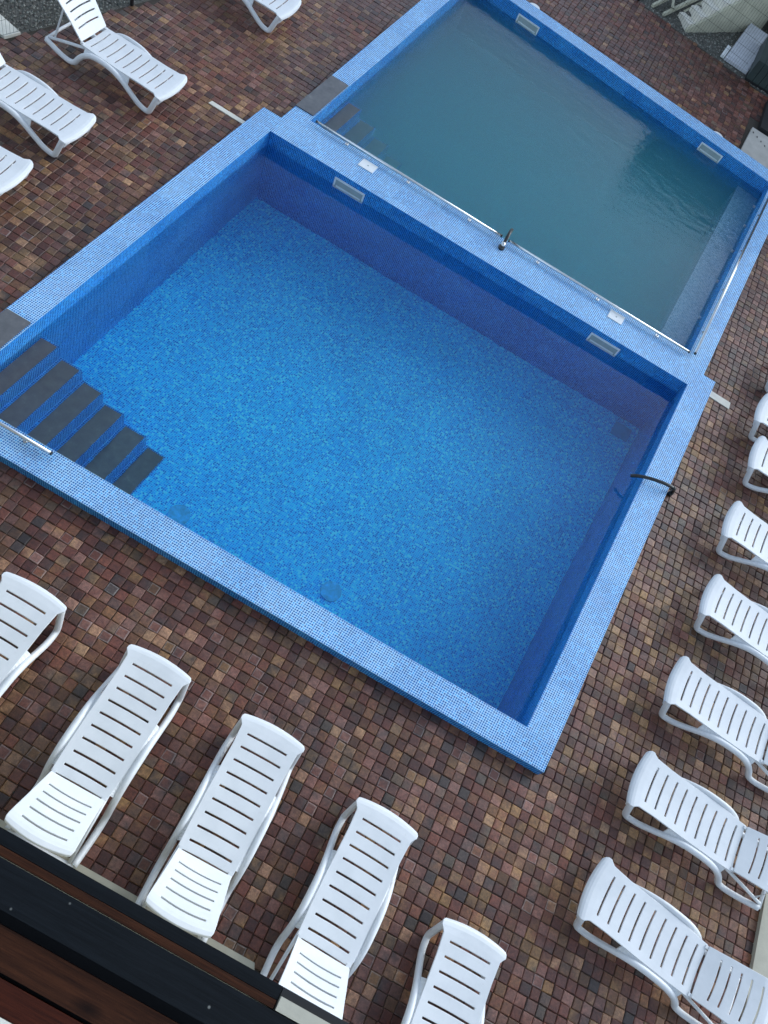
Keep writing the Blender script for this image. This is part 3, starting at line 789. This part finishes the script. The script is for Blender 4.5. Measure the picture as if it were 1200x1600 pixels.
m = MB(); m.hexa([(-10.6, 5.05, -.01), (-9.96, 5.02, -.01), (-9.88, 5.24, -.01), (-10.6, 5.42, -.01)], [(-10.6, 5.05, .03), (-9.96, 5.02, .03), (-9.88, 5.24, .03), (-10.6, 5.42, .03)])
o = bevel(m.build('concrete_kerb', m_cream), .005); tag(o, 'pale concrete kerb end in the top left corner by the gravel', 'kerb')

def fence(a, b, posts, h, label):
    o = empty('wire_fence', (*a, 0)); tag(o, label, 'fence')
    A, B = Vector((*a, 0)), Vector((*b, 0)); L = (B - A).length; d = (B - A) / L
    for t_ in posts:
        p = A + d * t_; m_ = MB(); m_.tube([p, p + Vector((0, 0, h + .08))], .028, 8, smooth=False); under(m_.build('post', m_post), o)
    m_ = MB(); n_ = int(L / .05)
    for i in range(n_):
        p = A + d * (i * .05 + .02); w_ = d * .002
        m_.quad([p - w_ + Vector((0, 0, .05)), p + w_ + Vector((0, 0, .05)), p + w_ + Vector((0, 0, h)), p - w_ + Vector((0, 0, h))])
        nrm = Vector((-d.y, d.x, 0)) * .002
        m_.quad([p - nrm + Vector((0, 0, .05)), p + nrm + Vector((0, 0, .05)), p + nrm + Vector((0, 0, h)), p - nrm + Vector((0, 0, h))])
    zz = .05
    while zz <= h:
        nrm = Vector((-d.y, d.x, 0)) * .0025; up = Vector((0, 0, .0025))
        m_.quad([A - nrm + Vector((0, 0, zz)), B - nrm + Vector((0, 0, zz)), B + nrm + Vector((0, 0, zz)), A + nrm + Vector((0, 0, zz))])
        m_.quad([A - up + Vector((0, 0, zz)), B - up + Vector((0, 0, zz)), B + up + Vector((0, 0, zz)), A + up + Vector((0, 0, zz))])
        zz += .2
    w_ = under(m_.build('wire_mesh', m_wire, recalc=False), o); w_['kind'] = 'stuff'
fence((-10.02, 4.85), (-8.75, 8.5), (0.0, 2.16, 3.8), 1.2, 'black post of a thin wire fence by the gravel at top left')
fence((-3.27, 14.86), (-0.80, 14.46), (0.03,), 1.2, 'thin wire fence between the paving and the gravel bank at top right')

# stairs up the bank
st = empty('stairs', (-2.2, 14.9, 0)); tag(st, 'pale concrete stairs climbing the gravel bank in the top right corner', 'stairs')
base = Vector((-2.16, 14.82, 0)); run, rise, wdt = .215, .140, .34
for i in range(10):
    a = base + SD * (run * i); m = MB(); z0, z1 = max(0, rise * i - .12), rise * (i + 1)
    b4 = [a, a + SD * (run + .02), a + SD * (run + .02) + SP * wdt, a + SP * wdt]
    m.hexa([(p.x, p.y, z0) for p in b4], [(p.x, p.y, z1) for p in b4]); under(m.build('step', m_cream), st)
for off in (-.05, wdt):
    a = base + SP * off; b = a + SD * (run * 10); a2, b2 = a + SP * .05, b + SP * .05
    m = MB(); zt = rise * 10 - .05
    m.hexa([(a.x, a.y, -.01), (b.x, b.y, -.01), (b2.x, b2.y, -.01), (a2.x, a2.y, -.01)], [(a.x, a.y, .05), (b.x, b.y, zt), (b2.x, b2.y, zt), (a2.x, a2.y, .05)])
    under(m.build('cheek_wall', m_stairs), st)
m = MB(); a = base + SD * (run * 10) + SP * -.3; m.hexa([(a.x, a.y, .2), (a.x + 1.4, a.y - .1, .2), (a.x + 1.6, a.y + 1.6, .2), (a.x - .2, a.y + 1.7, .2)], [(a.x, a.y, rise * 10), (a.x + 1.4, a.y - .1, rise * 10), (a.x + 1.6, a.y + 1.6, rise * 10), (a.x - .2, a.y + 1.7, rise * 10)])
under(m.build('landing', m_stairs), st)
rl = empty('stair_edging', (-2.8, 14.88, 0)); tag(rl, 'pale sloping edging beams on the gravel left of the stairs', 'edging')
for (x_, y_) in ((-2.93, 14.92), (-2.66, 14.86)):
    a = Vector((x_, y_, .0)); b = a + SD * 2.0; w_ = SP * .05; m = MB()
    m.hexa([(a.x, a.y, -.02), (b.x, b.y, 1.0), (b.x + w_.x, b.y + w_.y, 1.0), (a.x + w_.x, a.y + w_.y, -.02)], [(a.x, a.y, .05), (b.x, b.y, 1.14), (b.x + w_.x, b.y + w_.y, 1.14), (a.x + w_.x, a.y + w_.y, .05)])
    under(m.build('beam', m_stairs), rl)
a = Vector((-2.93, 14.92, 0)) + SD * .35; b = Vector((-2.66, 14.86, 0)) + SD * .12; m = MB(); m.tube([(a.x, a.y, .30), (b.x, b.y, .16)], .03, 6, smooth=False); under(m.build('cross_beam', m_stairs), rl)

# white louvred cover, green boarded box, white channel, slab and black box by the corner
lv = empty('louvred_cover', (-.95, 15.3, 0)); tag(lv, 'white louvred equipment cover beside the dark green box', 'equipment cover')
m = MB(); m.hexa([(-1.22, 14.66, 0), (-.70, 14.62, 0), (-.52, 15.9, 0), (-1.06, 16.2, 0)], [(-1.22, 14.66, .06), (-.70, 14.62, .06), (-.52, 15.9, .16), (-1.06, 16.2, .16)]); under(m.build('frame', m_panel), lv)
for i in range(13):
    t_ = (i + .4) / 13; x0, x1 = -1.20 + .15 * t_, -.72 + .16 * t_; y0_ = 14.68 + 1.42 * t_; z_ = .062 + .1 * t_
    m = MB(); m.hexa([(x0, y0_, z_), (x1, y0_ - .04, z_), (x1 + .01, y0_ + .045, z_), (x0 + .01, y0_ + .085, z_)], [(x0, y0_, z_ + .02), (x1, y0_ - .04, z_ + .02), (x1 + .01, y0_ + .045, z_ + .035), (x0 + .01, y0_ + .085, z_ + .035)])
    under(m.build('slat', m_panel), lv)
gb = empty('equipment_box', (.2, 15, 0)); tag(gb, 'dark green boarded box at the right edge near the stairs', 'box')
for i in range(16):
    x0 = -.68 + .14 * i; m = MB(); m.box(x0, x0 + .132, 14.42, 15.6, .05, .42); under(m.build('board', m_green), gb)
m = MB(); m.box(-.69, 1.56, 14.435, 15.58, 0, .06); under(m.build('base', m_black), gb)  # black strip stands in for the shadow line under the boards
m = MB(); m.hexa([(-1.31, 14.70, 0), (-1.23, 14.69, 0), (-1.19, 15.1, 0), (-1.27, 15.12, 0)], [(-1.31, 14.70, .05), (-1.23, 14.69, .05), (-1.19, 15.1, .07), (-1.27, 15.12, .07)]); o = bevel(m.build('channel', m_white), .004); tag(o, 'small white channel on the gravel left of the louvred cover', 'channel')
m = MB(); q = [XY(-1.24, yout(-1.24) + .02), XY(1.6, yout(1.6) + .02), (1.8, 12.9), (-.22, 12.98)]
m.hexa([(x_, y_, -.01) for x_, y_ in q], [(x_, y_, .05) for x_, y_ in q]); o = bevel(m.build('concrete_slab', m_slabc), .006); tag(o, 'grey concrete slab with a row of dark holes behind the far pool corner', 'slab')
for i in range(4):
    x_, y_ = -.17 + .095 * i, 12.82 - .065 * i; t = MB(); t.tube([(x_, y_, .0505), (x_ + .001, y_, .0525)], .024, 8); h_ = t.build('hole', m_black); h_.parent = o
m = MB(); m.hexa([(-.10, 13.03, 0), (1.8, 12.95, 0), (1.8, 14.1, 0), (-.14, 14.05, 0)], [(-.10, 13.03, .10), (1.8, 12.95, .10), (1.8, 14.1, .10), (-.14, 14.05, .10)]); o = bevel(m.build('black_cover', m_black), .006); tag(o, 'black cover at the right edge beyond the concrete slab', 'cover')

# the tall neighbouring house that the murky water mirrors
nh = empty('neighbouring_house', (3, 20, 0)); tag(nh, 'dark boarded house mirrored in the murky water, itself out of view', 'house')
m = MB(); m.box(-1.05, 8, 18.2, 24, 0, 4.7); under(m.build('wall', m_timberdark), nh)
m = MB(); m.box(-1.25, 8.3, 17.9, 24.4, 4.7, 5.0); under(m.build('roof', m_post), nh)
for x_ in (0.6, 3.2, 5.8):
    m = MB(); m.box(x_, x_ + 1.0, 18.16, 18.25, 1.6, 3.0); under(m.build('window', m_black), nh)
